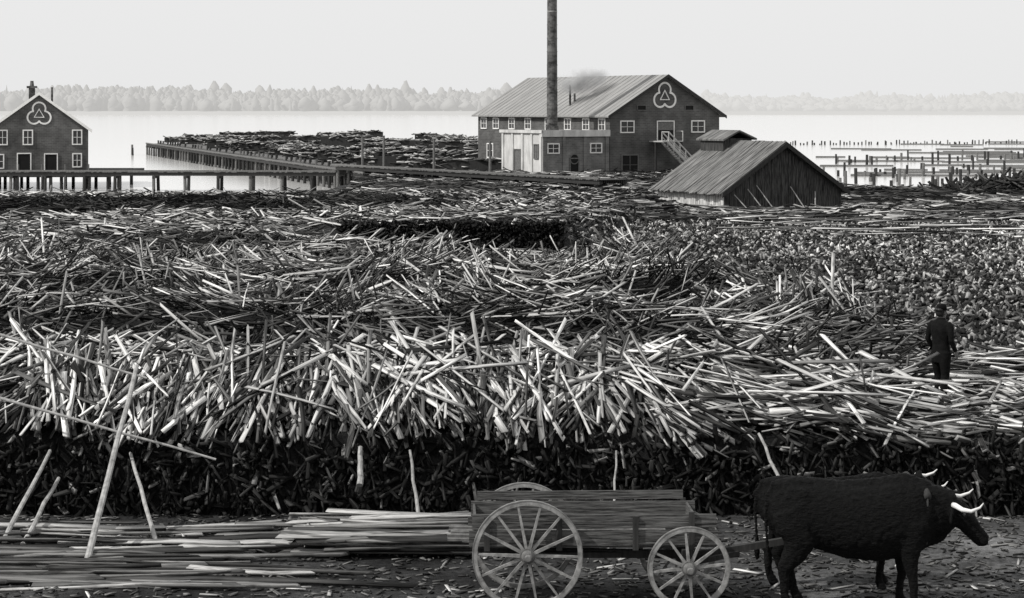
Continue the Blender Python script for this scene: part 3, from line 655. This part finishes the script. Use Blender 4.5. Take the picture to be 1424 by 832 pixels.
for x0,x1,h in ((2.2,1.5,1.5),(2.9,2.1,1.7),(5.0,4.4,1.6),(5.6,6.1,1.3),(1.2,.6,1.2)): mb.cyl((x0,-.9,.2),(x1,-.1,h),.035,.03,6,5)
mb.obj('leaning_sticks',SM,sh)

# ---------------------------------------------------------------- trestle, pier, pilings
def trestle(pts,wd,name,zt=.25,sp=3.2,rail=False):
    e=empty(name); mb=MB()
    for a,b in zip(pts[:-1],pts[1:]):
        a=Vector((a[0],a[1],0)); b=Vector((b[0],b[1],0)); d=(b-a); L=d.length; d.normalize(); nrm=Vector((-d.y,d.x,0))
        for s in (-1,1):
            mb.beam(a+nrm*s*wd*.42+Vector((0,0,zt-.2)),b+nrm*s*wd*.42+Vector((0,0,zt-.2)),.2,.28,0)
            if rail or s<0: mb.beam(a+nrm*s*wd*.47+Vector((0,0,zt+.12)),b+nrm*s*wd*.47+Vector((0,0,zt+.12)),.15,.14,1)
        t=0
        while t<L:
            c=a+d*(t+.12)+Vector((0,0,zt)); mb.beam(c-nrm*wd/2,c+nrm*wd/2,.22,.06,1 if random.random()<.5 else 0); t+=.26
        t=.3
        while t<L:
            for s in (-1,1):
                c=a+d*t+nrm*s*wd*.42; mb.cyl(c+Vector((random.uniform(-.1,.1),0,-4)),c+Vector((0,0,zt-.35+(.9 if rail and s>0 and random.random()<.7 else 0))),.17,.15,8,0 if random.random()<.6 else 1)
            c=a+d*t; mb.beam(c-nrm*wd*.5+Vector((0,0,zt-.48)),c+nrm*wd*.5+Vector((0,0,zt-.48)),.2,.22,0)
            t+=sp*random.uniform(.85,1.15)
    mb.obj('deck_and_piles',[WOODD,WOODM],e); return e
trestle([(-62,201),(-15,200)],2.6,'timber_trestle')
trestle([(-15.2,199),(7.5,160)],2.6,'timber_trestle',zt=.85,sp=2.6)
trestle([(-59,354),(-12.2,192)],2.2,'timber_trestle',zt=.3,sp=3.0,rail=True)
e=empty('warehouse_platform'); mb=MB()
mb.box(-54,-38,203.2,223,-.35,-.02,0)
for x in np.arange(-53.5,-38,2.2):
    for y in (203.5,209,216): mb.cyl((x,y,-4),(x,y,-.35),.17,.16,8,0)
for i in range(7): mb.cyl((-53+i*2.2,202.8,-3),(-53+i*2.2,202.8,.9),.08,.07,6,1)
mb.obj('deck',[WOODD,WOODM],e)
# lumber wharf
e=empty('lumber_wharf'); mb=MB()
pl=[(-57.5,355),(-10.5,193),(-3,208),(30,230),(30,395),(-50,395)]
vs=[(x,y,.15) for x,y in pl]+[(x,y,-.2) for x,y in pl]; n_=len(pl)
mb.add(vs,[tuple(range(n_)),tuple(range(2*n_-1,n_-1,-1))]+[(i,n_+i,n_+(i+1)%n_,(i+1)%n_) for i in range(n_)],0)
for i in range(60):
    t=i/59; x=-57.5+47*t; y=355-162*t; mb.cyl((x,y+1,-4),(x,y+1,-.2),.2,.18,7,0)
mb.obj('wharf_deck',[WOODM],e)
wood=empty('lumber_stacks'); mb=MB(); CC=[];DD=[];LL=[]
for i in range(170):
    edge=i>=105; t=random.random(); y=205+(155 if edge else 170)*t
    xl=-10.5-47*((y-193)/162) ; x=xl+2.2+(random.random()*6 if edge else random.random()*(16-xl-3))
    if x>-7 and y<225: continue
    w_=random.uniform(2,4.5) if edge else random.uniform(3,9); d_=random.uniform(2,4); h=random.uniform(.6,1.6) if edge else random.uniform(.8,2.0)
    mb.box(x,x+w_,y,y+d_,.16,.1+h,0)
    for k in range(38):
        CC.append((x+random.random()*w_,y-.05+random.random()*d_*(random.random()<.5),0.25+random.random()*h if random.random()<.5 else .18+h)); DD.append((1,random.gauss(0,.4),random.gauss(0,.2))); LL.append(random.uniform(.5,1.8))
mb.obj('stack_cores',[WOODD],wood)
n=len(CC); slab_mesh('stack_boards',np.array(CC),np.array(DD),np.stack([np.zeros(n),rng.normal(-.7,.3,n),np.ones(n)],1),np.array(LL),rng.uniform(.1,.25,n),rng.uniform(.05,.15,n),tones(n,.28,.42,.5),1,wood)
for x,y,h in ((-13.9,200.5,3.4),(-12.6,212,3.4),(-7.2,199,3.3),(-1.8,177,3.4)):
    mb=MB(); mb.cyl((x,y,-1),(x,y,h),.13,.1,8,0); mb.cyl((x,y,h),(x,y,h+.06),.13,.13,8,0); mb.obj('wooden_post',[WOODM])
# pilings in river
e=empty('river_pilings'); mb=MB()
def pil(x,y,top): mb.cyl((x,y,-4),(x+random.gauss(0,.06),y,top),random.uniform(.13,.22),random.uniform(.11,.18),7,0 if random.random()<.7 else 1)
for i in range(70): 
    y=random.uniform(185,330); x=y*random.uniform(.15,.25); pil(x,y,random.uniform(-1.1,.2))
for (x0,y0,x1,y1,k) in ((36,215,52,205,14),(33,240,62,250,20),(45,300,85,330,26)):
    for i in range(k):
        t=(i+random.random()*.5)/k; pil(x0+(x1-x0)*t,y0+(y1-y0)*t+random.gauss(0,1),random.uniform(-1.0,.2))
for i in range(60):
    y=random.uniform(240,480); x=y*random.uniform(.14,.26); L=random.uniform(4,16); a=random.gauss(0,.12)
    mb.cyl((x,y,-1.45),(x+L*math.cos(a),y+L*math.sin(a),-1.45),.2,.16,7,1)
for i in range(90):
    t=i/90; x=55+70*t; y=445+20*t+random.gauss(0,1.5); pil(x,y,random.uniform(-1.2,-.5))
for i in range(22): pil(-61-random.random()*3+i*.9,355+random.gauss(0,5)-i*1.2,random.uniform(-.9,.4))
mb.obj('piles_and_boom_logs',[WOODD,WOODM],e)
par=empty('driftwood_heap'); n=700
X=rng.normal(38,3,n); Y=rng.normal(158,2,n); z=.2+rng.random(n)*1.0*np.exp(-((X-38)/4)**2)
D=np.stack([rng.normal(0,1,n),rng.normal(0,1,n),rng.normal(0,.4,n)],1)
slab_mesh('driftwood',np.stack([X,Y,z],1),D,rng.normal(0,1,(n,3)),rng.uniform(.8,2.5,n),rng.uniform(.1,.25,n),rng.uniform(.08,.2,n),rng.uniform(.02,.1,n),1,par)

# ---------------------------------------------------------------- far forest
V=[];Fq=[];mi=[]
def tree(x,y,z,h,r,con,m):
    tiers=6 if con else 4; k=6; o=len(V); ph=random.random()*6
    for i in range(tiers+1):
        t=i/tiers
        rr=(r*(1-t)**.8 if con else r*math.sin(math.pi*min(.97,.18+t*.8))**.7)
        if con and i%2: rr*=.62
        for j in range(k):
            a=ph+j*2*math.pi/k+t; q=rr*random.uniform(.5,1.4)
            V.append((x+q*math.cos(a),y+q*math.sin(a),z+h*(.02+.98*t)+random.gauss(0,.5)))
    for i in range(tiers):
        for j in range(k): Fq.append((o+i*k+j,o+i*k+(j+1)%k,o+(i+1)*k+(j+1)%k,o+(i+1)*k+j)); mi.append(m)
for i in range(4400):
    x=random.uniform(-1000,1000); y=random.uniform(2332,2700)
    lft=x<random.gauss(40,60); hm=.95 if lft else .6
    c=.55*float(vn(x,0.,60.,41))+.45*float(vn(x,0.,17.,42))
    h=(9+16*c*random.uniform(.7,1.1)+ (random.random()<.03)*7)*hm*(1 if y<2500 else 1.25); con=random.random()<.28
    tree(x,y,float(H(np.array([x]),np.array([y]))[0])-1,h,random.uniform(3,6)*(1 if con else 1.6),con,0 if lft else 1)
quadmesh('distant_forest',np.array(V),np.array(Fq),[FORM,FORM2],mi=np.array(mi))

# ---------------------------------------------------------------- light
s=Vector((-.9,-.43,0)).normalized(); el=math.radians(42)
sd=Vector((s.x*math.cos(el),s.y*math.cos(el),math.sin(el)))
L=bpy.data.lights.new('sun','SUN'); L.energy=3.6; L.angle=math.radians(.5); L.color=(1,.985,.96)
so=bpy.data.objects.new('sun',L); so.rotation_euler=sd.to_track_quat('Z','Y').to_euler(); sc.collection.objects.link(so)
wd=bpy.data.worlds.new("World"); sc.world=wd; wd.use_nodes=True; nt=wd.node_tree; bg=nt.nodes['Background']
sky=nt.nodes.new('ShaderNodeTexSky'); sky.sky_type='NISHITA'; sky.sun_disc=False; sky.sun_elevation=el; sky.sun_rotation=math.atan2(s.x,s.y)
sky.dust_density=3
bw=nt.nodes.new('ShaderNodeRGBToBW'); nt.links.new(sky.outputs[0],bw.inputs[0])
m1=nt.nodes.new('ShaderNodeMath'); m1.operation='MULTIPLY_ADD'; m1.inputs[1].default_value=.1; m1.inputs[2].default_value=8.0
nt.links.new(bw.outputs[0],m1.inputs[0])
cc=nt.nodes.new('ShaderNodeCombineColor'); 
for i in range(3): nt.links.new(m1.outputs[0],cc.inputs[i])
nt.links.new(cc.outputs[0],bg.inputs['Color']); bg.inputs['Strength'].default_value=.1

# ---------------------------------------------------------------- camera
cd=bpy.data.cameras.new('camera'); cd.sensor_width=36; cd.lens=36*3000/1424; cd.shift_y=-266/1424; cd.clip_start=.5; cd.clip_end=20000
co=bpy.data.objects.new('camera',cd); co.location=(0,0,6.2); co.rotation_euler=(math.radians(90),0,0); sc.collection.objects.link(co); sc.camera=co
